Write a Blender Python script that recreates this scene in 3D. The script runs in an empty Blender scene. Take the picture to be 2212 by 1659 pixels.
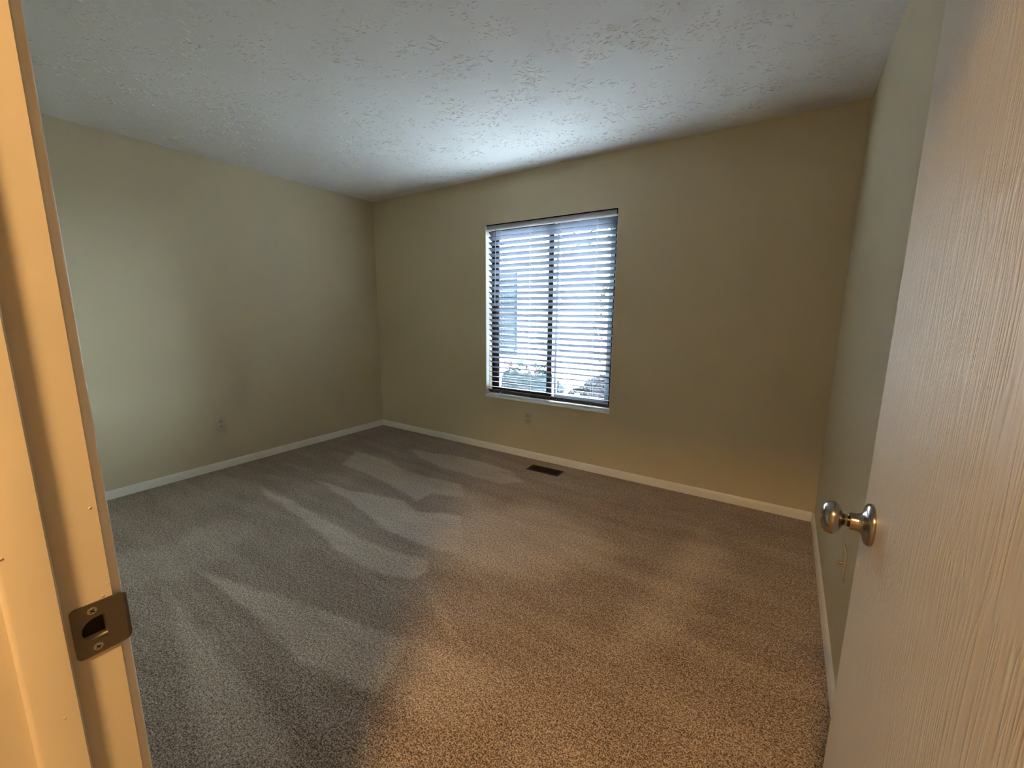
import bpy, bmesh, math, random
import numpy as np
from mathutils import Vector, Matrix, Euler

random.seed(7)
PI = math.pi
S = bpy.context.scene
COL = S.collection

# ------------------------------------------------------------------ camera
cam_d = bpy.data.cameras.new('camera'); cam = bpy.data.objects.new('camera', cam_d); COL.objects.link(cam)
R_ = Vector((0.835648, 0.549233, 0.005988)); U_ = Vector((-0.098798, 0.139578, 0.98527)); F_ = Vector((-0.540307, 0.82393, -0.170902))
m3 = Matrix((R_, U_, -F_)).transposed()
cam.matrix_world = Matrix.Translation((0, 0, 1.3016)) @ m3.to_4x4()
cam_d.sensor_fit = 'HORIZONTAL'; cam_d.sensor_width = 36; cam_d.lens = 36 * 900 / 2212
cam_d.clip_start = 0.02; cam_d.clip_end = 200
S.camera = cam

# ------------------------------------------------------------------ sky, exposure
SKY = 145.0
SUN = 420.0
w = bpy.data.worlds.new('overcast_sky'); S.world = w; w.use_nodes = True
bg = w.node_tree.nodes['Background']; bg.inputs[0].default_value = (0.735, 0.86, 1.0, 1); bg.inputs[1].default_value = SKY
S.view_settings.view_transform = 'Standard'; S.view_settings.look = 'None'
S.view_settings.exposure = 0.0; S.view_settings.gamma = 1.0; S.view_settings.use_curve_mapping = False
S.cycles.max_bounces = 14; S.cycles.diffuse_bounces = 8; S.cycles.glossy_bounces = 4
S.cycles.transparent_max_bounces = 12; S.cycles.sample_clamp_indirect = 0
S.cycles.use_denoising = True
sl = bpy.data.lights.new('sun', 'SUN'); sl.energy = SUN; sl.angle = math.radians(1.5); sl.color = (0.82, 0.93, 1.0)
so = bpy.data.objects.new('sun', sl); COL.objects.link(so); so.rotation_euler = Vector((0.6455, 0.452, 0.6157)).to_track_quat('Z', 'Y').to_euler()
LAMP = (-0.064, -0.70, 2.415)
LAMP_STRENGTH = 500.0
LAMP_COLOR = (1.0, 0.57, 0.22)

# portal: sampling aid filling the window opening, gives no light of its own
pl = bpy.data.lights.new('window_portal', 'AREA'); pl.shape = 'RECTANGLE'; pl.size = 1.21; pl.size_y = 1.53
pl.cycles.is_portal = True
po = bpy.data.objects.new('window_portal', pl); COL.objects.link(po)
po.location = (-1.72, 3.26, 1.29); po.rotation_euler = (-PI / 2, 0, 0)   # faces -y, into the room

# ------------------------------------------------------------------ helpers
def obj(name, bm, mat, parent=None, smooth=False):
    me = bpy.data.meshes.new(name); bm.normal_update(); bm.to_mesh(me); bm.free()
    me.materials.append(mat)
    if smooth:
        for p in me.polygons: p.use_smooth = True
        if smooth != 'all':
            me.set_sharp_from_angle(angle=math.radians(40))
    o = bpy.data.objects.new(name, me); COL.objects.link(o)
    if parent: o.parent = parent
    return o
def tag(o, label=None, cat=None, group=None, kind=None):
    if label: o['label'] = label
    if cat: o['category'] = cat
    if group: o['group'] = group
    if kind: o['kind'] = kind
    return o
def empty(name, loc=(0, 0, 0), rot=(0, 0, 0)):
    o = bpy.data.objects.new(name, None); COL.objects.link(o); o.location = loc; o.rotation_euler = rot
    o.empty_display_size = 0.1
    return o
def box(bm, lo, hi, bev=0.0, seg=2, M=None):
    c = [(a + b) / 2 for a, b in zip(lo, hi)]; s = [abs(b - a) for a, b in zip(lo, hi)]
    T = Matrix.Translation(c) @ Matrix.Diagonal((*s, 1))
    vs = bmesh.ops.create_cube(bm, size=1.0, matrix=T)['verts']
    if bev > 0:
        es = list({e for v in vs for e in v.link_edges})
        r = bmesh.ops.bevel(bm, geom=es, offset=bev, segments=seg, affect='EDGES', profile=0.5)
        vs = list({v for f in r['faces'] for v in f.verts} | {v for v in vs if v.is_valid})
    if M: bmesh.ops.transform(bm, matrix=M, verts=[v for v in vs if v.is_valid])
    return vs
def Box(lo, hi, bev=0.0, seg=2, M=None):
    bm = bmesh.new(); box(bm, lo, hi, bev, seg, M); return bm
def lathe(bm, prof, n=32, M=None):
    """prof: (radius, height) along local z"""
    rings = []; new = []
    for r, z in prof:
        if r < 1e-6:
            v = bm.verts.new((0, 0, z)); rings.append([v]); new.append(v)
        else:
            ring = [bm.verts.new((r * math.cos(2 * PI * i / n), r * math.sin(2 * PI * i / n), z)) for i in range(n)]
            rings.append(ring); new += ring
    for a, b in zip(rings, rings[1:]):
        for i in range(n):
            j = (i + 1) % n
            if len(a) == 1 and len(b) == 1: continue
            if len(a) == 1: bm.faces.new((a[0], b[i], b[j]))
            elif len(b) == 1: bm.faces.new((a[i], b[0], a[j]))
            else: bm.faces.new((a[i], b[i], b[j], a[j]))
    if M: bmesh.ops.transform(bm, matrix=M, verts=new)
    return new
def tube(bm, pts, r, n=8):
    pts = [Vector(p) for p in pts]; rings = []
    for i, p in enumerate(pts):
        d = (pts[min(i + 1, len(pts) - 1)] - pts[max(i - 1, 0)]).normalized()
        a = d.orthogonal().normalized() if i == 0 else (rings[-1][1] - d * rings[-1][1].dot(d)).normalized()
        b = d.cross(a); rr = r[i] if isinstance(r, (list, tuple)) else r
        rings.append(([bm.verts.new(p + (a * math.cos(2 * PI * k / n) + b * math.sin(2 * PI * k / n)) * rr) for k in range(n)], a))
    for (A, _), (B, _) in zip(rings, rings[1:]):
        for k in range(n): bm.faces.new((A[k], A[(k + 1) % n], B[(k + 1) % n], B[k]))
    bm.faces.new(rings[0][0][::-1]); bm.faces.new(rings[-1][0])
def extrude_profile(prof, axis, a, b):
    """closed 2-D profile swept from a to b along axis 'x' or 'y'; profile pairs are (other horizontal, z)"""
    bm = bmesh.new()
    def P(t, q): return (t, q[0], q[1]) if axis == 'x' else (q[0], t, q[1])
    A = [bm.verts.new(P(a, q)) for q in prof]; B = [bm.verts.new(P(b, q)) for q in prof]
    n = len(prof)
    for i in range(n): bm.faces.new((A[i], A[(i + 1) % n], B[(i + 1) % n], B[i]))
    bm.faces.new(A[::-1]); bm.faces.new(B)
    bmesh.ops.recalc_face_normals(bm, faces=bm.faces)
    return bm

# ------------------------------------------------------------------ materials
class NT:
    def __init__(s, name):
        s.m = bpy.data.materials.new(name); s.m.use_nodes = True; s.t = s.m.node_tree; s.n = s.t.nodes; s.l = s.t.links
        s.b = s.n['Principled BSDF']
    def add(s, typ, ins=None, **kw):
        n = s.n.new(typ)
        for k, v in kw.items(): setattr(n, k, v)
        for k, v in (ins or {}).items():
            if isinstance(v, bpy.types.NodeSocket): s.l.new(v, n.inputs[k])
            else: n.inputs[k].default_value = v
        return n
    def math(s, op, a, b=0.0, c=0.0, clamp=False):
        n = s.n.new('ShaderNodeMath'); n.operation = op; n.use_clamp = clamp
        for i, v in enumerate((a, b, c)):
            if isinstance(v, bpy.types.NodeSocket): s.l.new(v, n.inputs[i])
            else: n.inputs[i].default_value = v
        return n.outputs[0]
    def set(s, **kw):
        for k, v in kw.items():
            k = k.replace('_', ' ')
            if isinstance(v, bpy.types.NodeSocket): s.l.new(v, s.b.inputs[k])
            else: s.b.inputs[k].default_value = v
        return s
    def bump(s, h, strength, dist=0.001, normal=None):
        ins = {'Height': h, 'Strength': strength, 'Distance': dist}
        if normal is not None: ins['Normal'] = normal
        return s.add('ShaderNodeBump', ins).outputs[0]
    def coords(s): return s.add('ShaderNodeTexCoord').outputs['Object']
    def noise(s, vec, scale, detail=2, rough=0.5, out='Fac', dist=0.0):
        return s.add('ShaderNodeTexNoise', {'Vector': vec, 'Scale': scale, 'Detail': detail, 'Roughness': rough, 'Distortion': dist}).outputs[out]
    def ramp(s, fac, stops):
        n = s.add('ShaderNodeValToRGB', {'Fac': fac}); e = n.color_ramp.elements
        while len(e) < len(stops): e.new(0.5)
        for x, (p, c) in zip(e, stops): x.position = p; x.color = (*c, 1) if len(c) == 3 else c
        return n.outputs[0]
    def mix(s, fac, a, b, blend='MIX'):
        n = s.add('ShaderNodeMix', data_type='RGBA', blend_type=blend)
        for k, v in ((0, fac), (6, a), (7, b)):
            if isinstance(v, bpy.types.NodeSocket): s.l.new(v, n.inputs[k])
            else: n.inputs[k].default_value = (*v, 1) if isinstance(v, tuple) and len(v) == 3 else v
        return n.outputs[2]

def plain(name, col, rough=0.5, metal=0.0, var=0.06, scale=40, bump=0.0, spec=0.5):
    t = NT(name); v = t.coords(); n = t.noise(v, scale, 3)
    lo = tuple(max(0, c * (1 - var)) for c in col); hi = tuple(min(1, c * (1 + var)) for c in col)
    t.set(Base_Color=t.ramp(n, [(0.3, lo), (0.7, hi)]), Roughness=rough, Metallic=metal)
    t.b.inputs['Specular IOR Level'].default_value = spec
    if bump: t.set(Normal=t.bump(n, bump, 0.002))
    return t.m

def wall_paint(name, col, rough=0.55):
    t = NT(name); v = t.coords()
    fine = t.noise(v, 260, 3, 0.6); mid = t.noise(v, 60, 2)
    h = t.math('ADD', fine, t.math('MULTIPLY', mid, 0.7))
    big = t.noise(v, 1.2, 2)
    c = t.ramp(big, [(0.3, tuple(x * 0.98 for x in col)), (0.7, col)])
    t.set(Base_Color=c, Roughness=rough, Normal=t.bump(h, 0.25, 0.0006)); t.b.inputs['Specular IOR Level'].default_value = 0.35
    return t.m
M_wall = wall_paint('beige_wall_paint', (0.555, 0.485, 0.335))

def ceiling_mat():
    t = NT('stomped_ceiling_texture'); v = t.coords()
    fine = t.noise(v, 55, 4, 0.65); mid = t.noise(v, 14, 2)
    h = t.math('ADD', fine, t.math('MULTIPLY', mid, 0.6))
    t.set(Base_Color=(0.655, 0.655, 0.64, 1), Roughness=0.9, Normal=t.bump(h, 0.5, 0.0016))
    t.b.inputs['Specular IOR Level'].default_value = 0.1
    return t.m
M_ceil = ceiling_mat()

def trim_mat(name, col, rough=0.35):
    t = NT(name); v = t.coords()
    n = t.noise(v, 90, 3, 0.6); big = t.noise(v, 9, 2)
    c = t.ramp(big, [(0.3, tuple(x * 0.95 for x in col)), (0.7, col)])
    t.set(Base_Color=c, Roughness=rough, Normal=t.bump(n, 0.2, 0.001))
    return t.m
M_trim = trim_mat('white_trim_paint', (0.78, 0.76, 0.70))
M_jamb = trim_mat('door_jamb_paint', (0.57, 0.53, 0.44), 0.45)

def door_mat():
    t = NT('embossed_woodgrain_door_paint'); v = t.coords()
    w1 = t.noise(v, 1.6, 2, out='Color')
    vv = t.add('ShaderNodeVectorMath', {0: v, 1: t.add('ShaderNodeVectorMath', {0: w1, 1: (0.06, 0.09, 0.0)}, operation='MULTIPLY').outputs[0]}, operation='ADD').outputs[0]
    st = t.add('ShaderNodeVectorMath', {0: vv, 1: (1.0, 1.0, 0.035)}, operation='MULTIPLY').outputs[0]
    n1 = t.noise(st, 44, 2, 0.5)
    band = t.math('FRACT', t.math('MULTIPLY', n1, 9.0))                   # cathedral contour lines
    ridge = t.math('POWER', t.math('SUBTRACT', 1.0, t.math('ABSOLUTE', t.math('SUBTRACT', t.math('MULTIPLY', band, 2.0), 1.0))), 2.0)
    st2 = t.add('ShaderNodeVectorMath', {0: v, 1: (1.0, 1.0, 0.02)}, operation='MULTIPLY').outputs[0]
    n2 = t.noise(st2, 420, 2, 0.6)
    pore = t.noise(v, 500, 2, 0.6)
    h = t.math('ADD', t.math('ADD', t.math('MULTIPLY', ridge, 0.7), t.math('MULTIPLY', n2, 0.6)), t.math('MULTIPLY', pore, 0.25))
    t.set(Base_Color=(0.56, 0.51, 0.42, 1), Roughness=0.42, Normal=t.bump(h, 0.42, 0.0011))
    t.b.inputs['Specular IOR Level'].default_value = 0.5
    return t.m
M_door = door_mat()

def carpet_mat():
    t = NT('cut_pile_carpet'); v = t.coords()
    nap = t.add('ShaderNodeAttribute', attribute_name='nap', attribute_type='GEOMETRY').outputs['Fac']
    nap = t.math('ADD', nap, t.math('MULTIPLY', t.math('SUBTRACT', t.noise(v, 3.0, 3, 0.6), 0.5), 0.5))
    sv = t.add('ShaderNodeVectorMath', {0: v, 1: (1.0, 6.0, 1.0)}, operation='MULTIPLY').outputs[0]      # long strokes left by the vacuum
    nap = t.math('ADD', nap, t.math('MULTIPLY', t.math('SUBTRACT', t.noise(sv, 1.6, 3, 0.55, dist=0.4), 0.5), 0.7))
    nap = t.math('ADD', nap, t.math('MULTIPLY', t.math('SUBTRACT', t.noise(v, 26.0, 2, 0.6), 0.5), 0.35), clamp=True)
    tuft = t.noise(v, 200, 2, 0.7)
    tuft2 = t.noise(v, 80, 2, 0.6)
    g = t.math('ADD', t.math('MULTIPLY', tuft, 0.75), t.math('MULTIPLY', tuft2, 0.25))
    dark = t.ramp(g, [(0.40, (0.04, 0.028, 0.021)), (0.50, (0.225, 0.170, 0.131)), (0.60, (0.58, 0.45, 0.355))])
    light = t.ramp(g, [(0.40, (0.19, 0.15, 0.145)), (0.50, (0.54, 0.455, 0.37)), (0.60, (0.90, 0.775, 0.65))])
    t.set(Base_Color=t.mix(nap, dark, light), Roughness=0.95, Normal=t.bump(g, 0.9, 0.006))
    t.b.inputs['Specular IOR Level'].default_value = 0.05
    t.b.inputs['Sheen Weight'].default_value = 0.15; t.b.inputs['Sheen Roughness'].default_value = 0.6
    return t.m
M_carpet = carpet_mat()

M_slat = plain('white_blind_vinyl', (0.86, 0.87, 0.88), 0.4, var=0.02)
M_slat.node_tree.nodes['Principled BSDF'].inputs['Subsurface Weight'].default_value = 0.0
M_headrail = plain('grey_headrail_enamel', (0.33, 0.33, 0.36), 0.4, var=0.03)
M_bronze = plain('dark_bronze_aluminium', (0.012, 0.010, 0.010), 0.6, 0.0, var=0.2, spec=0.0)
M_vinyl = plain('tan_window_liner', (0.62, 0.52, 0.42), 0.5, var=0.05)
M_sash2 = plain('grey_sash_edge', (0.16, 0.18, 0.20), 0.5, var=0.05, spec=0.0)
M_sill = plain('white_sill_enamel', (0.82, 0.84, 0.85), 0.35, var=0.03)
M_cord = plain('white_ladder_cord', (0.22, 0.23, 0.27), 0.8, var=0.1, scale=300)
M_wand = plain('clear_grey_wand', (0.22, 0.25, 0.32), 0.2, var=0.05)
M_plate = plain('almond_plastic', (0.47, 0.42, 0.30), 0.4, var=0.03)
M_recept = plain('almond_receptacle_plastic', (0.40, 0.36, 0.27), 0.35, var=0.03)
M_dark = plain('dark_slot', (0.012, 0.010, 0.008), 0.8, var=0.2)
M_reg = plain('brown_register_enamel', (0.030, 0.020, 0.014), 0.45, 0.4, var=0.2)
M_brass = plain('brass_connector', (0.55, 0.42, 0.22), 0.3, 1.0, var=0.05)

def nickel(name, col, rough, scr=True):
    t = NT(name); v = t.coords()
    n = t.noise(v, 700, 2, 0.5); b = t.noise(v, 30, 2)
    t.set(Base_Color=t.ramp(b, [(0.3, tuple(c * 0.85 for c in col)), (0.7, col)]), Metallic=1.0,
          Roughness=t.math('ADD', rough, t.math('MULTIPLY', n, 0.08)))
    if scr: t.set(Normal=t.bump(n, 0.08, 0.0003))
    return t.m
M_nickel = nickel('satin_nickel', (0.40, 0.37, 0.33), 0.14)
M_strike = nickel('antique_pewter_strike', (0.19, 0.17, 0.145), 0.5)
M_screw = nickel('worn_screw_steel', (0.50, 0.46, 0.40), 0.3)

def glass_mat():
    t = NT('window_glass'); v = t.coords()
    tr = t.add('ShaderNodeBsdfTransparent', {'Color': (0.95, 0.98, 0.97, 1)})
    gl = t.add('ShaderNodeBsdfGlossy', {'Roughness': 0.02, 'Normal': t.bump(t.noise(v, 2, 1), 0.02, 0.01)})
    fr = t.add('ShaderNodeFresnel', {'IOR': 1.45})
    mx = t.add('ShaderNodeMixShader', {0: fr.outputs[0], 1: tr.outputs[0], 2: gl.outputs[0]})
    t.l.new(mx.outputs[0], t.n['Material Output'].inputs['Surface'])
    return t.m
M_glass = glass_mat()

def emit_mat(name, col, st):
    t = NT(name); t.set(Base_Color=(0.8, 0.75, 0.65, 1)); t.b.inputs['Emission Color'].default_value = (*col, 1); t.b.inputs['Emission Strength'].default_value = st
    return t.m
M_lamp = emit_mat('lit_lamp_glass', LAMP_COLOR, LAMP_STRENGTH)

# ------------------------------------------------------------------ room shell
XL, XR, YB, H = -3.8206, 0.2537, 3.1029, 2.44
Y0, Y1 = -0.0164, 0.0996          # hall face and room face of the door wall
JL, JR = -0.568, 0.1975           # clear faces of the two side jambs
DH = 2.03                         # head jamb underside
WX0, WX1, WZ0, WZ1 = -2.326, -1.115, 0.522, 2.056
BASE_H = 0.062
HY0, HX0, HX1 = -1.95, -1.7, 1.9  # hall extents

# floor: fine grid so the pile direction marks can be stored on it
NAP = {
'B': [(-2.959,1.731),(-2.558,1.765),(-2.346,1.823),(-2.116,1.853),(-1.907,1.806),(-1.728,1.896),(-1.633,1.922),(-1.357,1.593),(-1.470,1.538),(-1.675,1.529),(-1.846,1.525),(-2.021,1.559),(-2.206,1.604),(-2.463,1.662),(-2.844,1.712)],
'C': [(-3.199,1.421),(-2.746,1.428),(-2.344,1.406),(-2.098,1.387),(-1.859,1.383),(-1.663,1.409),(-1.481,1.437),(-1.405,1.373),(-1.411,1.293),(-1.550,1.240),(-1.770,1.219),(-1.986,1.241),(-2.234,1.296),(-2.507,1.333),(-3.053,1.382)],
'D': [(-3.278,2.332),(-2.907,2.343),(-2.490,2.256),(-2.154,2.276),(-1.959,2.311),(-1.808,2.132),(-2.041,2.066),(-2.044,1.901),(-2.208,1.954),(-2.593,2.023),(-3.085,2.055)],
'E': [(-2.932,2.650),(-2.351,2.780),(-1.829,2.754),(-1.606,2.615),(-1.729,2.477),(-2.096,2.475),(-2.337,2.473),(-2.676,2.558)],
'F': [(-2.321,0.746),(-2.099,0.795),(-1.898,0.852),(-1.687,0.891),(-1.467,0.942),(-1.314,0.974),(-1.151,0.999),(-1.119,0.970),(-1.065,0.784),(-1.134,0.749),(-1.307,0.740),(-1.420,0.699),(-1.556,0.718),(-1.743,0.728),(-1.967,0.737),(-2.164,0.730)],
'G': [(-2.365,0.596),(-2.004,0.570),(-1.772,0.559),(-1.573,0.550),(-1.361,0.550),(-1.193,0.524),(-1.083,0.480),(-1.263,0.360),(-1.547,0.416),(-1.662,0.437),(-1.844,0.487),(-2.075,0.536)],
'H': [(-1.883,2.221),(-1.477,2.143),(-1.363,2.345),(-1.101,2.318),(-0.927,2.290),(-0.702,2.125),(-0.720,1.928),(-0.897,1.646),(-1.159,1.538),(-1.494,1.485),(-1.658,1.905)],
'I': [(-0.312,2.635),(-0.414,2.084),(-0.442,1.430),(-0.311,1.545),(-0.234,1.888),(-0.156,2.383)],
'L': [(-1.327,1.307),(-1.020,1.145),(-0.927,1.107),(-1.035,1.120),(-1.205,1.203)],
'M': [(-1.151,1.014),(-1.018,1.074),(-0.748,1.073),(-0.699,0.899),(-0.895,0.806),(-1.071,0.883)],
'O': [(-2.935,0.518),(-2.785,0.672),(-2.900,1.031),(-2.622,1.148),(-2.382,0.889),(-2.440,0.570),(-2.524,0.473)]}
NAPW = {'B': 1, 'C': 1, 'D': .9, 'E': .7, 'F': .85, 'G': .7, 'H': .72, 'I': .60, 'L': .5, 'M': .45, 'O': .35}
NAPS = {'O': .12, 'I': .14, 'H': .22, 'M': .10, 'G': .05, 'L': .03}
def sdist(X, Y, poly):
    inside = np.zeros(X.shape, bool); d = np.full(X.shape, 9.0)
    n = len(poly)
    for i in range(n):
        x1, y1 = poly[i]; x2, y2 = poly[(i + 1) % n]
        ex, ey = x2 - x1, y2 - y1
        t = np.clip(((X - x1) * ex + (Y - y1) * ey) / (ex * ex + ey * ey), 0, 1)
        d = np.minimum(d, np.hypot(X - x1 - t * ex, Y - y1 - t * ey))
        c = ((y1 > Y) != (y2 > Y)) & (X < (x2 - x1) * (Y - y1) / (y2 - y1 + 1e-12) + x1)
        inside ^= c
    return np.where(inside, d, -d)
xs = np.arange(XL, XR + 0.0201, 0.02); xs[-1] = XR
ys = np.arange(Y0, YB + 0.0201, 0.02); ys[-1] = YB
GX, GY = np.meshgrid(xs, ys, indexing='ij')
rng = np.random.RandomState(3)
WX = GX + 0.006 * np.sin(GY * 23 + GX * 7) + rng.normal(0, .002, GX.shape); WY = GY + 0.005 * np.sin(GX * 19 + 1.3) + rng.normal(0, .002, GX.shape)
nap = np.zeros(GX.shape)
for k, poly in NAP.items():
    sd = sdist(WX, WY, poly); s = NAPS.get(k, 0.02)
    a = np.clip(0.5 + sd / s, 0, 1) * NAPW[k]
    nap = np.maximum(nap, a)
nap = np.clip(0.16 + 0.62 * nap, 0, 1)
bmf = bmesh.new()
vg = [[bmf.verts.new((x, y, 0)) for y in ys] for x in xs]
for i in range(len(xs) - 1):
    for j in range(len(ys) - 1):
        bmf.faces.new((vg[i][j], vg[i + 1][j], vg[i + 1][j + 1], vg[i][j + 1]))
flo = obj('floor', bmf, M_carpet)
at = flo.data.attributes.new('nap', 'FLOAT', 'POINT'); at.data.foreach_set('value', nap.reshape(-1).astype(np.float32))
tag(flo, 'taupe cut-pile wall-to-wall carpet with vacuum stripes', 'carpet', kind='structure')

def struct(name, bm, mat, label=None, parent=None, cat=None, **kw):
    o = obj(name, bm, mat, parent, **kw)
    if not parent: tag(o, label, cat, kind='structure')
    return o
struct('floor_slab', Box((XL - .12, HY0 - .12, -0.14), (HX1 + .12, YB + .12, -0.012)), M_trim, 'plain subfloor slab under the carpet', cat='subfloor')
struct('floor_hall', Box((HX0, HY0, -0.012), (HX1, Y0, 0.0)), M_carpet, 'hallway carpet outside the door', cat='carpet')
struct('ceiling', Box((XL - .12, HY0 - .12, H), (HX1 + .12, YB + .16, H + .1)), M_ceil, 'white ceiling with stomped crow-foot texture', cat='ceiling')
# crow-foot ridges of compound pulled out by the stomping brush: short wavy raised strokes fanning from each stomp
def ridges():
    rr = random.Random(11); V = []; Fc = []
    x = XL + .12
    cl = []
    while len(cl) < 560:
        c = (rr.uniform(XL + .05, XR - .05), rr.uniform(Y1 + .05, YB - .05))
        if all((c[0] - q[0]) ** 2 + (c[1] - q[1]) ** 2 > .105 ** 2 for q in cl[-430:]) or rr.random() < .02: cl.append(c)
    for cx, cy in cl:
        a0 = rr.uniform(0, 2 * PI); span = rr.choice((PI * .8, PI * 1.3, 2 * PI)); n = int(rr.uniform(10, 20) * span / PI)
        R0 = rr.uniform(.022, .050)
        for k in range(n):
            a = a0 + span * (k + rr.uniform(-.35, .35)) / n
            r = rr.uniform(.010, .070); L = rr.uniform(.4, 1.0) * R0; seg = 5
            px, py = cx + r * math.cos(a), cy + r * math.sin(a); hd = a + rr.uniform(-.6, .6)
            w0 = rr.uniform(.0008, .0019); h0 = rr.uniform(.0008, .0021)
            base = len(V)
            for i in range(seg + 1):
                u = i / seg; ww = w0 * (math.sin(PI * (0.08 + .84 * u)) ** .6); hh = h0 * math.sin(PI * (0.06 + .88 * u))
                nx, ny = -math.sin(hd), math.cos(hd)
                V += [(px - nx * ww, py - ny * ww, H + .0003), (px, py, H - hh), (px + nx * ww, py + ny * ww, H + .0003)]
                hd += rr.uniform(-.9, .9); px += math.cos(hd) * L / seg; py += math.sin(hd) * L / seg
                px = min(max(px, XL + .004), XR - .004); py = min(max(py, Y1 + .004), YB - .004)
            for i in range(seg):
                b = base + 3 * i
                Fc += [(b, b + 1, b + 4, b + 3), (b + 1, b + 2, b + 5, b + 4)]
    me = bpy.data.meshes.new('plaster_ridges'); me.from_pydata(V, [], Fc); me.materials.append(M_ceil)
    o = bpy.data.objects.new('plaster_ridges', me); COL.objects.link(o); o.parent = bpy.data.objects['ceiling']; o['kind'] = 'stuff'
ridges()
struct('wall_left', Box((XL - .12, Y1 - .116, 0), (XL, YB, H)), M_wall, 'beige side wall with one outlet low down', cat='wall')
struct('wall_right', Box((XR, Y1, 0), (XR + .12, YB, H)), M_wall, 'beige wall behind the open door', cat='wall')
# back wall with the window opening
bm = bmesh.new()
TW = 0.16
box(bm, (XL - .12, YB, 0), (WX0, YB + TW, H)); box(bm, (WX1, YB, 0), (XR + .12, YB + TW, H))
box(bm, (WX0, YB, 0), (WX1, YB + TW, WZ0)); box(bm, (WX0, YB, WZ1), (WX1, YB + TW, H))
struct('wall_back', bm, M_wall, 'beige wall holding the window', cat='wall')
# front (door) wall
RO = 0.018
bm = bmesh.new()
box(bm, (XL - .12, Y0, 0), (JL - RO, Y1, H)); box(bm, (JR + RO, Y0, 0), (HX1 + .12, Y1, H)); box(bm, (JL - RO, Y0, DH + RO), (JR + RO, Y1, H))
struct('wall_front', bm, M_wall, 'beige wall around the doorway', cat='wall')
bm = bmesh.new()
box(bm, (HX0 - .12, HY0 - .12, 0), (HX1 + .12, HY0, H)); box(bm, (HX0 - .12, HY0, 0), (HX0, Y0, H)); box(bm, (HX1, HY0, 0), (HX1 + .12, Y0, H))
struct('wall_hall', bm, M_wall, 'hallway walls outside the door', cat='wall')

# baseboards
def bb_prof(face, sgn):
    t = 0.012
    return [(face, 0.001), (face + sgn * t, 0.001), (face + sgn * t, BASE_H - .018), (face + sgn * (t - .002), BASE_H - .010), (face + sgn * (t - .006), BASE_H - .003), (face + sgn * .003, BASE_H), (face, BASE_H)]
struct('baseboard_left', extrude_profile(bb_prof(XL, 1), 'y', Y1, YB), M_trim, 'white baseboard along the left wall', cat='baseboard', smooth=True)
struct('baseboard_back', extrude_profile(bb_prof(YB, -1), 'x', XL + .012, XR - .012), M_trim, 'white baseboard under the window', cat='baseboard', smooth=True)
struct('baseboard_right', extrude_profile(bb_prof(XR, -1), 'y', Y1 + .012, YB), M_trim, 'white baseboard running behind the door', cat='baseboard', smooth=True)
struct('baseboard_front', extrude_profile(bb_prof(Y1, 1), 'x', XL + .012, JL - .062), M_trim, 'white baseboard along the doorway wall', cat='baseboard', smooth=True)

# ------------------------------------------------------------------ window_1
win = empty('window_1', ((WX0 + WX1) / 2, YB + .09, WZ0)); tag(win, 'sliding window in dark bronze frame behind the white blind', 'window', kind='structure')
def wpart(name, bm, mat, par=None, **kw):
    o = obj(name, bm, mat, None, **kw); p = par or win
    o.parent = p
    if par is None: o.matrix_parent_inverse = Matrix.Translation(-win.location)
    return o
FY = 3.192
g = 0.0005
# liners: white reveal boards (front) and tan liner behind
def liner(y0, y1, t):
    bm = bmesh.new()
    box(bm, (WX0, y0, WZ0 + .0005), (WX0 + t, y1, WZ1)); box(bm, (WX1 - t, y0, WZ0 + .0005), (WX1, y1, WZ1)); box(bm, (WX0 + t, y0, WZ1 - t), (WX1 - t, y1, WZ1))
    return bm
wpart('reveal_liner', liner(YB + .001, 3.150, 0.003), M_sill)
wpart('tan_liner', liner(3.150, FY, 0.005), M_vinyl)
def frame(x0, x1, z0, z1, wl, wr, wb, wt, y0, y1, bev=.002):
    bm = bmesh.new()
    box(bm, (x0, y0, z0), (x0 + wl, y1, z1), bev); box(bm, (x1 - wr, y0, z0), (x1, y1, z1), bev)
    box(bm, (x0 + wl, y0, z0), (x1 - wr, y1, z0 + wb), bev); box(bm, (x0 + wl, y0, z1 - wt), (x1 - wr, y1, z1), bev)
    return bm
wpart('window_frame', frame(WX0, WX1, WZ0, WZ1, .030, .045, .03, .03, FY, FY + .06), M_bronze)
s1 = wpart('sash', frame(-2.295, -1.695, .553, 2.025, .045, .040, .045, .035, FY + .004, FY + .026), M_bronze)
wpart('pane', Box((-2.250, FY + .013, .598), (-1.735, FY + .017, 1.990)), M_glass, s1)
s2 = wpart('sash', frame(-1.672, -1.160, .553, 2.025, .017, .048, .045, .035, FY + .030, FY + .052), M_sash2)
wpart('pane', Box((-1.655, FY + .039, .598), (-1.208, FY + .043, 1.990)), M_glass, s2)
wpart('meeting_rail', Box((-1.694, FY + .030, .553), (-1.675, FY + .052, 2.025), .001), M_sill)
# sill: white nosed board with a groove
prof = [(FY, WZ0 - .001), (FY, WZ0 + .014), (YB - .004, WZ0 + .014), (YB - .010, WZ0 + .012), (YB - .013, WZ0 + .008), (YB - .010, WZ0 + .004),
        (YB - .012, WZ0 + .001), (YB - .014, WZ0 - .004), (YB - .012, WZ0 - .010), (YB - .0005, WZ0 - .012), (YB - .0005, WZ0 - .001)]
sb = extrude_profile(prof, 'x', WX0, WX1 + .003)
wpart('window_sill', sb, M_sill)

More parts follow.
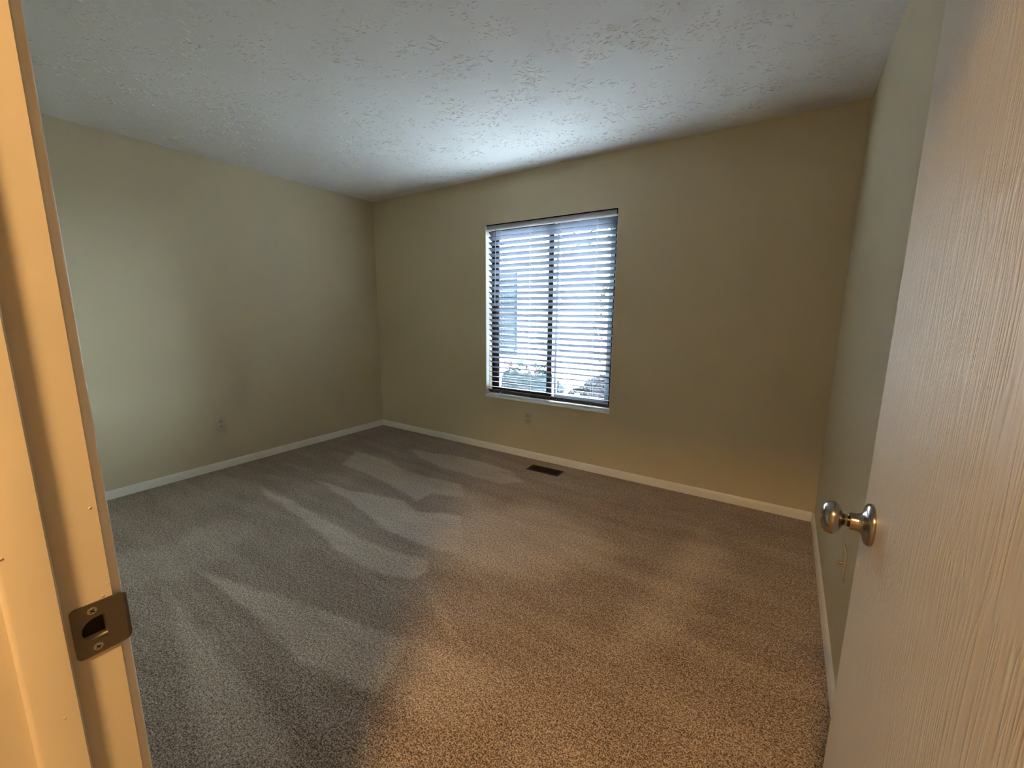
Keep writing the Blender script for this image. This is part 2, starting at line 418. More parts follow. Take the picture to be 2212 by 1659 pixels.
# ------------------------------------------------------------------ window blind
bl = empty('window_blind', (-1.72, 3.14, 2.05)); tag(bl, 'white horizontal slat blind with grey headrail hanging in the window', 'blind')
def bpart(name, bm, mat, par=None, loc=None, **kw):
    o = obj(name, bm, mat, None, **kw); o.parent = par or bl
    if par is None: o.matrix_parent_inverse = Matrix.Translation(-bl.location)
    return o
BX0, BX1 = -2.306, -1.132
bpart('headrail', Box((BX0 - .003, 3.112, 2.012), (BX1 + .0, 3.160, 2.047), .003), M_headrail)
bpart('head_gap_shade', Box((WX0 + .004, 3.1045, 2.0475), (WX1 - .004, 3.165, 2.0525)), M_bronze)  # added dark strip, stands in for the shadow in the gap above the headrail
bpart('end_bracket', Box((BX1 + .004, 3.108, 2.012), (WX1 - .004, 3.165, 2.047), .002), M_bronze)
vp = [(3.109, 2.006), (3.112, 2.000), (3.106, 1.998), (3.103, 2.002), (3.104, 2.008), (3.109, 2.012)]
bpart('valance_lip', extrude_profile(vp, 'x', BX0 - .012, WX1 - .006), M_slat)
def slat_mesh():
    w, t, crown, n = 0.050, 0.0024, 0.0032, 6
    up, dn = [], []
    for i in range(n + 1):
        u = -0.5 + i / n
        z = crown * (1 - (2 * u) ** 2)
        up.append((u * w, z + t / 2)); dn.append((u * w, z - t / 2))
    return extrude_profile(up + dn[::-1], 'x', -(BX1 - BX0) / 2, (BX1 - BX0) / 2)
M_under_shade = plain('shaded_slat_underside', (0.060, 0.067, 0.088), 0.5, var=0.02, spec=0.1)  # white slats' undersides coloured dark, shade painted in against the bright daylight
M_edge_shade = plain('painted_shade_slat_edge', (0.014, 0.017, 0.024), 0.5, var=0.02, spec=0.1)  # shade line along the room-side slat edge, put into the colour
M_rail_shade = plain('shaded_rail_underside', (0.10, 0.082, 0.073), 0.6, var=0.1, spec=0.1)  # white rail's shadowed front and underside, shade painted as taupe
slat0 = None
CY = 3.1415
slats = []
NS = 30
for k in range(NS):
    zf = 2.004 - 0.048 * k if k else 1.998                         # height of the room-side edge
    zz = zf
    if zf > 0.95: th = 30
    else: th = 30 - (0.95 - zf) / (0.95 - 0.61) * 18
    if k < 2: th = (40, 33)[k]
    th += random.uniform(-0.7, 0.7)
    zc = zf - 0.025 * math.sin(math.radians(th)) - 0.0015
    if slat0 is None:
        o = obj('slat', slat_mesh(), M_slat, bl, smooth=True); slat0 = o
        o.data.materials.append(M_under_shade); o.data.materials.append(M_edge_shade)
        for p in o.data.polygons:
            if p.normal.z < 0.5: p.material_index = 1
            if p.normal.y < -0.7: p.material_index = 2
    else:
        o = slat0.copy(); COL.objects.link(o)
    o.location = Vector(((BX0 + BX1) / 2 + random.uniform(-.001, .001), CY, zc)) - bl.location
    o.rotation_euler = (-math.radians(th), 0, random.uniform(-.0006, .0006))
    slats.append((zc, th))
# bottom rail
th = math.radians(36); zr = 0.566
Mr = Matrix.Translation((0, CY - .004, zr)) @ Matrix.Rotation(-th, 4, 'X')
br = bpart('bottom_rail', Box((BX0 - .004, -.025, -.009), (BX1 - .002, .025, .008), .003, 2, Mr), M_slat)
br.data.materials.append(M_rail_shade)
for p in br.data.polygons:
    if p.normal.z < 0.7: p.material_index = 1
CX = [-2.175, -1.875, -1.592, -1.285]
for cx in CX:
    q = bmesh.new(); lathe(q, [(0, -.003), (.0045, -.003), (.0045, .001), (.002, .003), (0, .003)], 12, Mr @ Matrix.Translation((cx, -.012, -.0115)))
    bpart('cord_plug', q, M_slat, br)
    bm = bmesh.new()
    ztop = 2.01
    fy, by = CY - .0245, CY + .0245
    for yy, sg in ((fy, 1), (by, -1)):
        pts = [(cx, yy, ztop)] + [(cx, CY - sg * (.0262) * math.cos(math.radians(t)), z + sg * .026 * math.sin(math.radians(t))) for z, t in slats] + [(cx, CY - .004 - sg * .022, zr + sg * .014)]
        tube(bm, pts, .0007, 5)
    for z, t in slats:                               # rungs just under each slat
        a = math.radians(t); c, s = math.cos(a), math.sin(a)
        def P(u, dz, dx): return (cx + dx, CY + u * c + dz * s, z - u * s + dz * c)
        tube(bm, [P(-.026, -.0014, .002), P(0, .0004, 0), P(.026, -.0014, -.002)], .0008, 5)
    bpart('ladder_cord', bm, M_cord)
bm = bmesh.new()
tube(bm, [(-2.212, 3.098, 2.004), (-2.212, 3.097, 1.96), (-2.217, 3.099, 1.7), (-2.222, 3.100, 1.38)], .0032, 8)
wd = bpart('tilt_wand', bm, M_wand, smooth='all')
q = bmesh.new(); lathe(q, [(0, 0), (.0045, .001), (.005, .01), (.0035, .03), (0, .031)], 12, Matrix.Translation((-2.222, 3.100, 1.355)))
bpart('wand_tip', q, M_cord, wd, smooth=True)

# ------------------------------------------------------------------ door frame (trim_1)
tr = empty('trim_1', (JL, Y1, 0)); tag(tr, 'cream painted door frame with a dark strike plate on its left jamb', 'door frame', kind='structure')
def tpart(name, bm, mat, par=None, **kw):
    o = obj(name, bm, mat, None, **kw); o.parent = par or tr
    if par is None: o.matrix_parent_inverse = Matrix.Translation(-tr.location)
    return o
def jamb_box(bm, lo, hi): box(bm, lo, hi, .0022, 3)
# left side jamb, with the strike mortise cut out of its face
ZS = 0.977
lh, ly0, ly1, ld = .0135, .0775, .0925, .014      # latch hole half height, y range, depth
bm = bmesh.new()
X0, X1 = JL - RO, JL
box(bm, (X0, Y0, 0), (X1 - ld, Y1, DH + RO))
for lo, hi in (((X1 - ld, Y0, 0), (X1, Y1, ZS - lh)), ((X1 - ld, Y0, ZS + lh), (X1, Y1, DH)), ((X1 - ld, Y0, ZS - lh), (X1, ly0 - .007, ZS + lh)), ((X1 - ld, ly1, ZS - lh), (X1, Y1, ZS + lh))):
    box(bm, lo, hi)
# worn, rounded room-side arris
ar = extrude_profile([(JL - .006, 0), (JL - .006, 0)] if False else [(X1 - .0005, .0), (X1 + .0004, .0), (X1 + .0004, .0004), (X1 - .0005, .0004)], 'y', Y0, Y0 + .0004); ar.free()
# drips and nibs of paint
for (dy, dz, r) in ((.033, 1.085, .0020), (.0945, 1.105, .0016), (.0925, 1.008, .0011), (.040, 1.30, .0010), (.050, .905, .0010), (.0975, 1.02, .0009)):
    xo = JL + (.011 if dy < .0625 else 0)
    bmesh.ops.create_uvsphere(bm, u_segments=10, v_segments=6, radius=1, matrix=Matrix.Translation((xo, dy, dz)) @ Matrix.Rotation(dz * 9, 4, 'X') @ Matrix.Diagonal((.0007, r, r * .65, 1)))
jl = tpart('side_jamb', bm, M_jamb)
bm = bmesh.new(); box(bm, (JR, Y0, 0), (JR + RO, Y1, DH + RO), .001); tpart('side_jamb', bm, M_jamb)
bm = bmesh.new(); box(bm, (JL, Y0, DH), (JR, Y1, DH + RO), .0); tpart('head_jamb', bm, M_jamb)
# stops
SY0, SY1, ST = .0285, .0620, .011
def stop_v(xface, sg):
    a, b = xface, xface + sg * ST
    bm = bmesh.new()
    pts = [(a, SY0), (b - sg * .004, SY0), (b - sg * .0015, SY0 + .0012), (b, SY0 + .004), (b, SY1 - .0015), (b - sg * .0015, SY1), (a, SY1)]
    A = [bm.verts.new((x, y, 0.004)) for x, y in pts]; B = [bm.verts.new((x, y, DH - .0)) for x, y in pts]
    n = len(pts)
    for i in range(n): bm.faces.new((A[i], A[(i + 1) % n], B[(i + 1) % n], B[i]))
    bm.faces.new(A[::-1]); bm.faces.new(B); bmesh.ops.recalc_face_normals(bm, faces=bm.faces)
    return bm
tpart('door_stop', stop_v(JL, 1), M_jamb, smooth=True); tpart('door_stop', stop_v(JR, -1), M_jamb, smooth=True)
tpart('door_stop', Box((JL + ST, SY0, DH - ST), (JR - ST, SY1, DH), .002), M_jamb)
# room-side and hall-side casings
def casing(y, sg, name='casing'):
    e = 0.006
    for x0, x1 in ((JL - e - .056, JL - e), (JR + e, min(JR + e + .056, XR - .0005) if sg > 0 else JR + e + .056)):
        lo, hi = sorted((y, y + sg * .0095))
        tpart(name, Box((x0, lo, 0.001), (x1, hi, DH + e + .056), .0025, 3), M_trim)
    lo, hi = sorted((y, y + sg * .0095))
    tpart(name, Box((JL - e, lo, DH + e), (JR + e, hi, DH + e + .056), .0025, 3), M_trim)
casing(Y1, 1); casing(Y0, -1)

# strike plate on the left jamb (face +x), with D-shaped latch opening and a curled lip
def strike():
    bm = bmesh.new()
    hz = .0285; yl, yr = .0668, .1020; T = .0016
    x0, x1 = JL + .0002, JL + .0002 + T
    # outline (y,z): rounded corners at the back edge, gentle taper towards the lip
    def arc(cy, cz, r, a0, a1, n=6): return [(cy + r * math.cos(math.radians(a0 + (a1 - a0) * i / n)), cz + r * math.sin(math.radians(a0 + (a1 - a0) * i / n))) for i in range(n + 1)]
    outer = arc(yl + .005, ZS - hz + .005, .005, 180, 270) + [(yr, ZS - hz + .0005)] + [(yr, ZS + hz - .0005)] + arc(yl + .005, ZS + hz - .005, .005, 90, 180)
    # hole: D shape, round towards -y
    hole = [(ly1 - .001, ZS - lh + .001), (ly1 - .001, ZS + lh - .001)] + arc(ly0 + .0078, ZS, .0125, 100, 260, 10)
    no = len(outer)
    def ring(pts, x): return [bm.verts.new((x, y, z)) for y, z in pts]
    of, ob, hf, hb = ring(outer, x1), ring(outer, x0), ring(hole, x1), ring(hole, x0)
    for R, Q in ((of, hf), (ob, hb)):
        es = [bm.edges.new((R[i], R[(i + 1) % len(R)])) for i in range(len(R))] + [bm.edges.new((Q[i], Q[(i + 1) % len(Q)])) for i in range(len(Q))]
        bmesh.ops.triangle_fill(bm, use_beauty=True, edges=es)
    for A, B in ((of, ob), (hf, hb)):
        for i in range(len(A)):
            j = (i + 1) % len(A)
            try: bm.faces.new((A[i], A[j], B[j], B[i]))
            except ValueError: pass
    # curled lip: sweep from the plate edge round the jamb corner towards -x
    prev = None
    n = 10
    for i in range(n + 1):
        u = i / n
        if u < .4: y = yr + u / .4 * .0035; x = 0.0; nx, ny = 1, 0
        else:
            a = (u - .4) / .6 * PI / 1.9; rr = .0055
            y = yr + .0035 + rr * math.sin(a); x = -(rr - rr * math.cos(a)); nx, ny = math.cos(a), math.sin(a)
        hh = hz - .0005 - .0075 * max(0, (u - .25) / .75) ** 1.6
        if u > .8: hh -= .003 * ((u - .8) / .2) ** 2
        cur = [bm.verts.new((x1 + x - (0 if k < 2 else T) * nx, y - (0 if k < 2 else T) * ny, ZS + (hh if k in (0, 3) else -hh))) for k in range(4)]
        if prev:
            for k in range(4): bm.faces.new((prev[k], prev[(k + 1) % 4], cur[(k + 1) % 4], cur[k]))
        else: bm.faces.new(cur[::-1])
        prev = cur
    bm.faces.new(prev)
    bmesh.ops.recalc_face_normals(bm, faces=bm.faces)
    return bm
sp = tpart('strike_plate', strike(), M_strike, smooth=True); sp['label'] = 'dark metal strike plate with latch opening'
for dz in (-.0205, .0205):
    q = bmesh.new(); Mx = Matrix.Translation((JL + .0017, .0828, ZS + dz)) @ Matrix.Rotation(PI / 2, 4, 'Y')
    lathe(q, [(0, .0004), (.0032, .0004), (.0039, 0.0001), (.0039, -.0004), (0, -.0004)], 20, Mx)
    sc = tpart('screw', q, M_screw, sp, smooth=True)
    q = bmesh.new(); an = random.uniform(0, 1)
    for r in (0, PI / 2): box(q, (-.0022, -.0005, .0001), (.0022, .0005, .0009), 0, 1, Mx @ Matrix.Rotation(an + r, 4, 'Z'))
    tpart('screw_recess', q, M_dark, sp)
# bent latch tab catching the light inside the opening
q = Box((JL - .0005, ly0 + .000, ZS - lh + .0012), (JL + .0014, ly1 - .001, ZS - lh + .0030), .0006); tpart('latch_tab', q, M_strike, sp)
q = Box((JL - ld + .0003, ly0 - .0067, ZS - lh + .0003), (JL - ld + .001, ly1 - .0003, ZS + lh - .0003)); tpart('latch_hole', q, M_dark, sp)

# ------------------------------------------------------------------ door_1
F0 = Vector((.160, .1105, 0)); F1 = Vector((.137, .8725, 0)); DW = (F1 - F0).length
dirv = (F1 - F0).normalized(); ang = math.atan2(dirv.y, dirv.x)
dr = empty('door_1', (F0.x, F0.y, 0), (0, 0, ang)); tag(dr, 'open off-white wood-grain door with a satin nickel knob', 'door', kind='structure')
# local: x along the door from the hinge, +y towards the room's left (visible face at y=0), body to -y
obj('door_leaf', Box((0, -.035, .016), (DW, 0, 2.022), .0015, 2), M_door, dr)
KX = DW - .0605
def knobset(sg, y0):
    M0 = Matrix.Translation((KX, y0, ZS)) @ Matrix.Rotation(-sg * PI / 2, 4, 'X') @ Matrix.Diagonal((1, 1, .90, 1))     # local z -> door normal
    q = bmesh.new()
    lathe(q, [(0, 0), (.0325, 0), (.0328, .0015), (.0325, .005), (.0305, .0075), (.026, .0092), (.021, .0105), (.0165, .0130), (.0142, .0165), (.0134, .021), (.0132, .029), (.0126, .0305), (0, .0305)], 48, M0)
    rs = obj('rosette', q, M_nickel, dr, smooth=True)
    q = bmesh.new()
    lathe(q, [(0, .0305), (.0098, .0305), (.0096, .036), (.0105, .0385), (.0150, .0412), (.0205, .0445), (.0252, .0490), (.0268, .0540), (.0263, .0590), (.0238, .0642), (.0196, .0680), (.0140, .0698), (.0070, .0710), (0, .0712)], 48, M0)
    kn = obj('door_knob', q, M_nickel, dr, smooth='all'); kn['label'] = 'round satin nickel knob'
    q = bmesh.new(); lathe(q, [(0, .0705), (.0016, .0712), (.0012, .0716), (0, .0717)], 12, M0)
    obj('knob_pin_hole', q, M_screw, kn)
knobset(1, 0.0)
knobset(-1, -.035)
obj('latch_plate', Box((DW - .0002, -.030, ZS - .028), (DW + .0008, -.005, ZS + .028), .0004), M_nickel, dr)
q = bmesh.new(); box(q, (DW + .0008, -.024, ZS - .008), (DW + .010, -.012, ZS + .008), .002); obj('latch_bolt', q, M_nickel, dr)
for hz in (.25, 1.02, 1.80):
    q = bmesh.new(); lathe(q, [(0, -.045), (.006, -.045), (.006, .045), (0, .045)], 14, Matrix.Translation((-.004, -.041, hz)))
    obj('hinge', q, M_nickel, dr, smooth=True)

# ------------------------------------------------------------------ wall plates
def outlet(name, label, origin, rotz):
    """local: plate in x-z, facing -y"""
    r = empty(name, origin, (0, 0, rotz)); tag(r, label, 'outlet')
    obj('cover_plate', Box((-.035, -.0055, -.0575), (.035, 0, .0575), .0028, 3), M_plate, r, smooth=True)
    for s in (-1, 1):
        q = bmesh.new()
        pts = []
        for i in range(24):
            a = 2 * PI * i / 24; x = .0172 * math.cos(a); z = .0172 * math.sin(a)
            pts.append((x, max(-.0125, min(.0125, z))))
        A = [q.verts.new((x, -.0072, z + s * .0195)) for x, z in pts]; B = [q.verts.new((x, -.0050, z + s * .0195)) for x, z in pts]
        for i in range(24): q.faces.new((A[i], A[(i + 1) % 24], B[(i + 1) % 24], B[i]))
        q.faces.new(A); bmesh.ops.recalc_face_normals(q, faces=q.faces)
        rc = obj('receptacle', q, M_recept, r)
        for dx, hh in ((-.0063, .0042), (.0063, .0035)):
            obj('slot', Box((dx - .0013, -.0077, s * .0195 - hh + .003), (dx + .0013, -.0070, s * .0195 + hh + .003)), M_dark, rc)
        q = bmesh.new(); lathe(q, [(0, 0), (.0025, 0), (.0025, .0006), (0, .0006)], 10, Matrix.Translation((0, -.0071, s * .0195 - .0075)) @ Matrix.Rotation(PI / 2, 4, 'X'))
        obj('ground_hole', q, M_dark, rc)
    q = bmesh.new(); lathe(q, [(0, 0), (.003, 0), (.0026, .001), (0, .0012)], 12, Matrix.Translation((0, -.0054, 0)) @ Matrix.Rotation(PI / 2, 4, 'X')); obj('screw', q, M_screw, r)
    return r
outlet('wall_outlet', 'almond double outlet low on the left wall', (XL, 1.462, .378), PI / 2)
outlet('wall_outlet', 'almond double outlet on the wall directly under the window', (-1.858, YB, .366), 0)
cp = empty('cable_jack', (XR, 1.808, .413), (0, 0, -PI / 2)); tag(cp, 'almond cable jack plate with stub connector behind the door knob', 'cable jack')
obj('cover_plate', Box((-.036, -.0055, -.0575), (.036, 0, .0575), .0028, 3), M_plate, cp, smooth=True)
q = bmesh.new(); lathe(q, [(0, 0), (.0075, 0), (.0075, .003), (.0048, .003), (.0048, .013), (.0020, .013), (.0020, .0135), (0, .0135)], 16, Matrix.Translation((0, -.0054, 0)) @ Matrix.Rotation(PI / 2, 4, 'X'))
obj('connector', q, M_brass, cp, smooth=True)
for dz in (-.042, .042):
    q = bmesh.new(); lathe(q, [(0, 0), (.003, 0), (.0026, .001), (0, .0012)], 12, Matrix.Translation((0, -.0054, dz)) @ Matrix.Rotation(PI / 2, 4, 'X')); obj('screw', q, M_screw, cp)

# ------------------------------------------------------------------ floor register
rg = empty('floor_register', (-1.575, 2.908, 0), (0, 0, math.radians(1.5))); tag(rg, 'dark brown metal floor vent in the carpet below the window', 'floor vent')
bm = bmesh.new()
box(bm, (-.145, -.060, .0005), (.145, -.046, .006), .002); box(bm, (-.145, .046, .0005), (.145, .060, .006), .002)
box(bm, (-.145, -.046, .0005), (-.132, .046, .006), .002); box(bm, (.132, -.046, .0005), (.145, .046, .006), .002)
obj('vent_frame', bm, M_reg, rg)
obj('damper', Box((-.132, -.046, .0005), (.132, .046, .0012)), M_dark, rg)
lv = None
for i in range(22):
    x = -.126 + i * .012
    if lv is None:
        lv = obj('louver', Box((-.0014, -.046, -.0022), (.0014, .046, .0022), 0, 1), M_reg, rg); o = lv
    else: o = lv.copy(); COL.objects.link(o)
    o.location = (x, 0, .0036); o.rotation_euler = (0, .35, 0)
obj('divider', Box((-.132, -.002, .0012), (.132, .002, .0062)), M_reg, rg)
obj('damper_lever', Box((.108, -.040, .0045), (.116, -.030, .0082), .001), M_reg, rg)

# ------------------------------------------------------------------ hall ceiling light
hl = empty('ceiling_light', (LAMP[0], LAMP[1], H)); tag(hl, 'lit flat disc light on the hallway ceiling outside the door', 'ceiling light')
q = bmesh.new(); lathe(q, [(0, 0), (.15, 0), (.15, -.018), (.145, -.024), (.118, -.024), (.116, -.016), (0, -.016)], 40); obj('light_base', q, M_trim, hl, smooth=True)
q = bmesh.new(); lathe(q, [(0, -.017), (.115, -.017), (.115, -.023), (0, -.025)], 40); obj('lamp_shade', q, M_lamp, hl)

# ------------------------------------------------------------------ outside the window
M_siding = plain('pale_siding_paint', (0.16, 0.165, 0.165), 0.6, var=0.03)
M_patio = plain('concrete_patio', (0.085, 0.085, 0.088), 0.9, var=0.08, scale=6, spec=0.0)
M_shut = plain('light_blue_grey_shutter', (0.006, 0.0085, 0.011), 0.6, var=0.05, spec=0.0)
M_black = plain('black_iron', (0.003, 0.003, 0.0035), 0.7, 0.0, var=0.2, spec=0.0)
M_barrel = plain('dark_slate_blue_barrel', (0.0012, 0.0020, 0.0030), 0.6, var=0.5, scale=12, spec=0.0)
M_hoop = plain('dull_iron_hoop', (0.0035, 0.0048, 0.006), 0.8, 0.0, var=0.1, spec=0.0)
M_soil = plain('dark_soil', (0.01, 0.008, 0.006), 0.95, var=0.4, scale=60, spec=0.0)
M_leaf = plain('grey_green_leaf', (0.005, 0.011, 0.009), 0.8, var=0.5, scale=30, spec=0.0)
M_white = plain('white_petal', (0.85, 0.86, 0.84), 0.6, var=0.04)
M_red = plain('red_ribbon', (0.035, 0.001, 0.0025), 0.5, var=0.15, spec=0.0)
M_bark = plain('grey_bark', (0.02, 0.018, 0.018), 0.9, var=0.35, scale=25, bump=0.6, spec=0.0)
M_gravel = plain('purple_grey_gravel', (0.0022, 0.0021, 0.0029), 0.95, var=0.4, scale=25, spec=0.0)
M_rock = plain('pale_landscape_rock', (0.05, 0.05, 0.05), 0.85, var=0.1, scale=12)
M_feeder = plain('grey_green_feeder', (0.03, 0.045, 0.045), 0.7, var=0.15, spec=0.0)
def stripe_mat():
    t = NT('red_white_peppermint'); v = t.coords()
    s = t.add('ShaderNodeSeparateXYZ', {0: v}); a = t.math('ARCTAN2', s.outputs[2], s.outputs[0])
    r = t.add('ShaderNodeVectorMath', {0: v}, operation='LENGTH').outputs['Value']
    f = t.math('FRACT', t.math('ADD', t.math('MULTIPLY', a, 7 / (2 * PI)), t.math('MULTIPLY', r, 6)))
    t.set(Base_Color=t.mix(t.math('GREATER_THAN', f, 0.5), (0.85, 0.84, 0.82), (0.10, 0.003, 0.008)), Roughness=0.3)
    return t.m
M_pep = stripe_mat()
GZ = -0.15
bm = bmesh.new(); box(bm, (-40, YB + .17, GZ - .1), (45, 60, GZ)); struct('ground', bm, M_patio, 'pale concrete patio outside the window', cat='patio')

# neighbour house: clapboard wall with a shutter and downspout
nh = empty('neighbour_house', (-4.6, 8.6, GZ)); tag(nh, 'pale clapboard house wall seen through the left window pane', 'house')
def np_(name, bm, mat, par=None, **kw):
    o = obj(name, bm, mat, None, **kw)
    o.parent = par or nh
    if par is None: o.matrix_parent_inverse = Matrix.Translation(-nh.location)
    return o
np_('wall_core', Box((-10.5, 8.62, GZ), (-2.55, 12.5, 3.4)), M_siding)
sd0 = None
for i in range(17):
    z = GZ + .02 + i * .205
    if sd0 is None:
        sd0 = obj('siding_board', extrude_profile([(-.022, 0), (-.028, .004), (-.006, .21), (0, .21), (0, 0)], 'x', -3.98, 3.98), M_siding, nh); o = sd0
    else: o = sd0.copy(); COL.objects.link(o)
    o.location = Vector((-6.525, 8.618, z)) - nh.location
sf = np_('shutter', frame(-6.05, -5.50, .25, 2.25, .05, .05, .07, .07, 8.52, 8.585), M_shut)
sl0 = None
for i in range(25):
    z = .36 + i * .073
    if sl0 is None:
        sl0 = obj('louver', Box((-.225, -.006, -.03), (.225, .006, .03)), M_shut, sf); o = sl0
    else: o = sl0.copy(); COL.objects.link(o)
    o.location = Vector((-5.775, 8.55, z)); o.rotation_euler = (-.6, 0, 0)

# barrel planter with its winter arrangement
bp = empty('barrel_planter', (-3.05, 5.05, GZ)); tag(bp, 'dark blue-grey hooped barrel planter on the patio beyond the left pane', 'planter')
q = bmesh.new()
lathe(q, [(0, 0), (.30, 0), (.34, .15), (.365, .32), (.37, .45), (.355, .56), (.34, .60), (.32, .60), (.32, .54), (0, .54)], 40)
for v in q.verts:
    a = math.atan2(v.co.y, v.co.x); k = 1 - .012 * abs(math.sin(a * 10)) ** 8 * (1 if math.hypot(v.co.x, v.co.y) > .1 else 0); v.co.x *= k; v.co.y *= k
obj('barrel_body', q, M_barrel, bp, smooth=True)
for z, r in ((.10, .333), (.24, .361), (.40, .375), (.53, .366)):
    q = bmesh.new(); lathe(q, [(r - .008, -.018), (r + .003, -.018), (r + .003, .018), (r - .008, .018), (r - .008, -.018)], 40, Matrix.Translation((0, 0, z))); obj('hoop', q, M_hoop, bp, smooth=True)
q = bmesh.new(); lathe(q, [(0, .55), (.318, .545), (.318, .54), (0, .54)], 32); obj('soil', q, M_soil, bp)
def leaf(bm, p, d, L, W):
    d = d.normalized(); s = d.cross(Vector((0, 0, 1)));
    if s.length < .01: s = Vector((1, 0, 0))
    s.normalize(); u = s.cross(d)
    P = [p, p + d * L * .35 + s * W * .5 + u * W * .15, p + d * L * .35 - s * W * .5 + u * W * .15, p + d * L * .75 + s * W * .35, p + d * L * .75 - s * W * .35, p + d * L - u * L * .08, p + d * L * .38 - u * W * .05, p + d * L * .75 - u * W * .05]
    V = [bm.verts.new(x) for x in P]
    for f in ((0, 1, 6), (0, 6, 2), (1, 3, 7, 6), (2, 6, 7, 4), (3, 5, 7), (4, 7, 5)): bm.faces.new([V[i] for i in f])
ev = empty('evergreen_arrangement', (-3.05, 5.05, GZ + .545)); tag(ev, 'grey-green foliage arrangement growing in the barrel planter', 'plant')
q = bmesh.new()
for i in range(260):
    a = random.uniform(0, 2 * PI); r = .30 * math.sqrt(random.random()); b = Vector((r * math.cos(a), r * math.sin(a), random.uniform(.0, .17)))
    leaf(q, b, Vector((math.cos(a) * .8, math.sin(a) * .8, random.uniform(.2, 1.3))), random.uniform(.06, .13), random.uniform(.02, .04))
obj('foliage', q, M_leaf, ev)
q = bmesh.new()
for i in range(9):
    a = i * 2.4; tube(q, [(.05 * math.cos(a), .05 * math.sin(a), 0.003), (.12 * math.cos(a), .12 * math.sin(a), .12)], .004, 6)
obj('stem', q, M_bark, ev)
def flower(name, label, loc, mat, r=.06, n=7, group=None):
    f = empty(name, loc, (random.uniform(-.9, -.3) - .5, 0, random.uniform(-.4, .4))); tag(f, label, 'flower', group)
    q = bmesh.new()
    for k in range(2):
        for i in range(n):
            a = 2 * PI * (i + .5 * k) / n; leaf(q, Vector((0, 0, .004 * k)), Vector((math.cos(a), math.sin(a), .25 + .5 * k)), r * (1 - .3 * k), r * .55)
    obj('petals', q, mat, f)
    q = bmesh.new(); bmesh.ops.create_icosphere(q, subdivisions=2, radius=r * .18, matrix=Matrix.Translation((0, 0, .012))); obj('flower_centre', q, M_leaf, f, smooth='all')
    q = bmesh.new(); tube(q, [(0, 0, 0), (0, .01, -.06), (0, .04, -.14)], .003, 6); obj('stem', q, M_leaf, f)
for i, (x, z, lb) in enumerate(((-3.02, .63, 'white flower at the back of the barrel planter, nearest its middle'), (-2.90, .66, 'white flower high on the right of the barrel planter'), (-2.96, .58, 'white flower low at the front of the barrel planter'), (-3.22, .57, 'white flower at the left side of the barrel planter'))):
    flower('white_flower', lb, (x, 4.92 + .05 * (i % 2), z), M_white, .065)
# red bow
bw = empty('ribbon_bow', (-3.16, 4.80, .60)); tag(bw, 'red ribbon bow tied at the left of the planter arrangement', 'bow')
for s, nm in ((-1, 'bow_loop'), (1, 'bow_loop')):
    q = bmesh.new(); N = 12; rows = []
    for i in range(N + 1):
        a = 2 * PI * i / N; x = s * (.055 - .055 * math.cos(a)); z = .032 * math.sin(a) * (1 if True else 0)
        rows.append((q.verts.new((x, -.02, z + x * s * .2)), q.verts.new((x, .02, z + x * s * .2))))
    for (a, b), (c, d) in zip(rows, rows[1:]): q.faces.new((a, b, d, c))
    bmesh.ops.solidify(q, geom=q.faces[:], thickness=.0015); obj(nm, q, M_red, bw)
for s in (-1, 1):
    q = bmesh.new(); pts = [(0, 0, 0), (s * .02, -.01, -.05), (s * .035, 0, -.11)]
    rows = [(q.verts.new((x - .016, y, z)), q.verts.new((x + .016, y, z))) for x, y, z in pts]
    for (a, b), (c, d) in zip(rows, rows[1:]): q.faces.new((a, b, d, c))
    bmesh.ops.solidify(q, geom=q.faces[:], thickness=.0015); obj('ribbon_tail', q, M_red, bw)
q = bmesh.new(); bmesh.ops.create_uvsphere(q, u_segments=12, v_segments=8, radius=.018); obj('knot', q, M_red, bw, smooth='all')
# peppermint stakes
for i, (x, z, lb) in enumerate(((-2.93, .535, 'red and white striped round ornament left of its twin, in the planter'), (-2.79, .545, 'red and white striped round ornament at the right rim of the planter'))):
    pm = empty('peppermint_ornament', (x, 4.74, z)); tag(pm, lb, 'ornament', 'striped ornaments in the planter')
    q = bmesh.new(); lathe(q, [(0, -.016), (.03, -.014), (.043, 0), (.03, .014), (0, .016)], 28, Matrix.Rotation(PI / 2, 4, 'X')); obj('striped_disc', q, M_pep, pm, smooth=True)
    for s in (-1, 1):
        q = bmesh.new(); lathe(q, [(.004, .040), (.022, .072), (.018, .070), (.002, .042)], 10, Matrix.Rotation(s * PI / 2 + .3, 4, 'Y')); obj('wrapper_end', q, M_red if i else M_white, pm)
    q = bmesh.new(); tube(q, [(0, 0, -.03), (0, .06, -.18), (0, .12, -.30)] if False else [(0, .01, -.02), (0, .05, -.10)], .003, 6); obj('stake', q, M_white, pm)

# shepherd hook with hanging feeder
hk = empty('garden_hook', (-3.42, 5.9, GZ)); tag(hk, 'thin dark metal garden hook pole standing behind the planter', 'garden hook')
q = bmesh.new()
tube(q, [(0, 0, 0), (0, 0, 1.0), (0, 0, 2.02)] + [(.07 - .07 * math.cos(t), 0, 2.02 + .07 * math.sin(t)) for t in np.linspace(.2, PI, 8)] + [(.14, 0, 1.98)], .006, 8)
obj('pole', q, M_black, hk, smooth='all')
bf = empty('bird_feeder', (-3.28, 5.9, .80)); tag(bf, 'grey-green hanging feeder bowl below the garden hook', 'bird feeder')
q = bmesh.new(); tube(q, [(0, 0, .22), (0, 0, .6), (0, 0, 1.03)], .002, 5); obj('hanger_wire', q, M_black, bf)
q = bmesh.new(); lathe(q, [(0, .22), (.03, .20), (.075, .14), (.06, .135), (.05, .02), (0, .01)], 24); obj('feeder_body', q, M_feeder, bf, smooth=True)
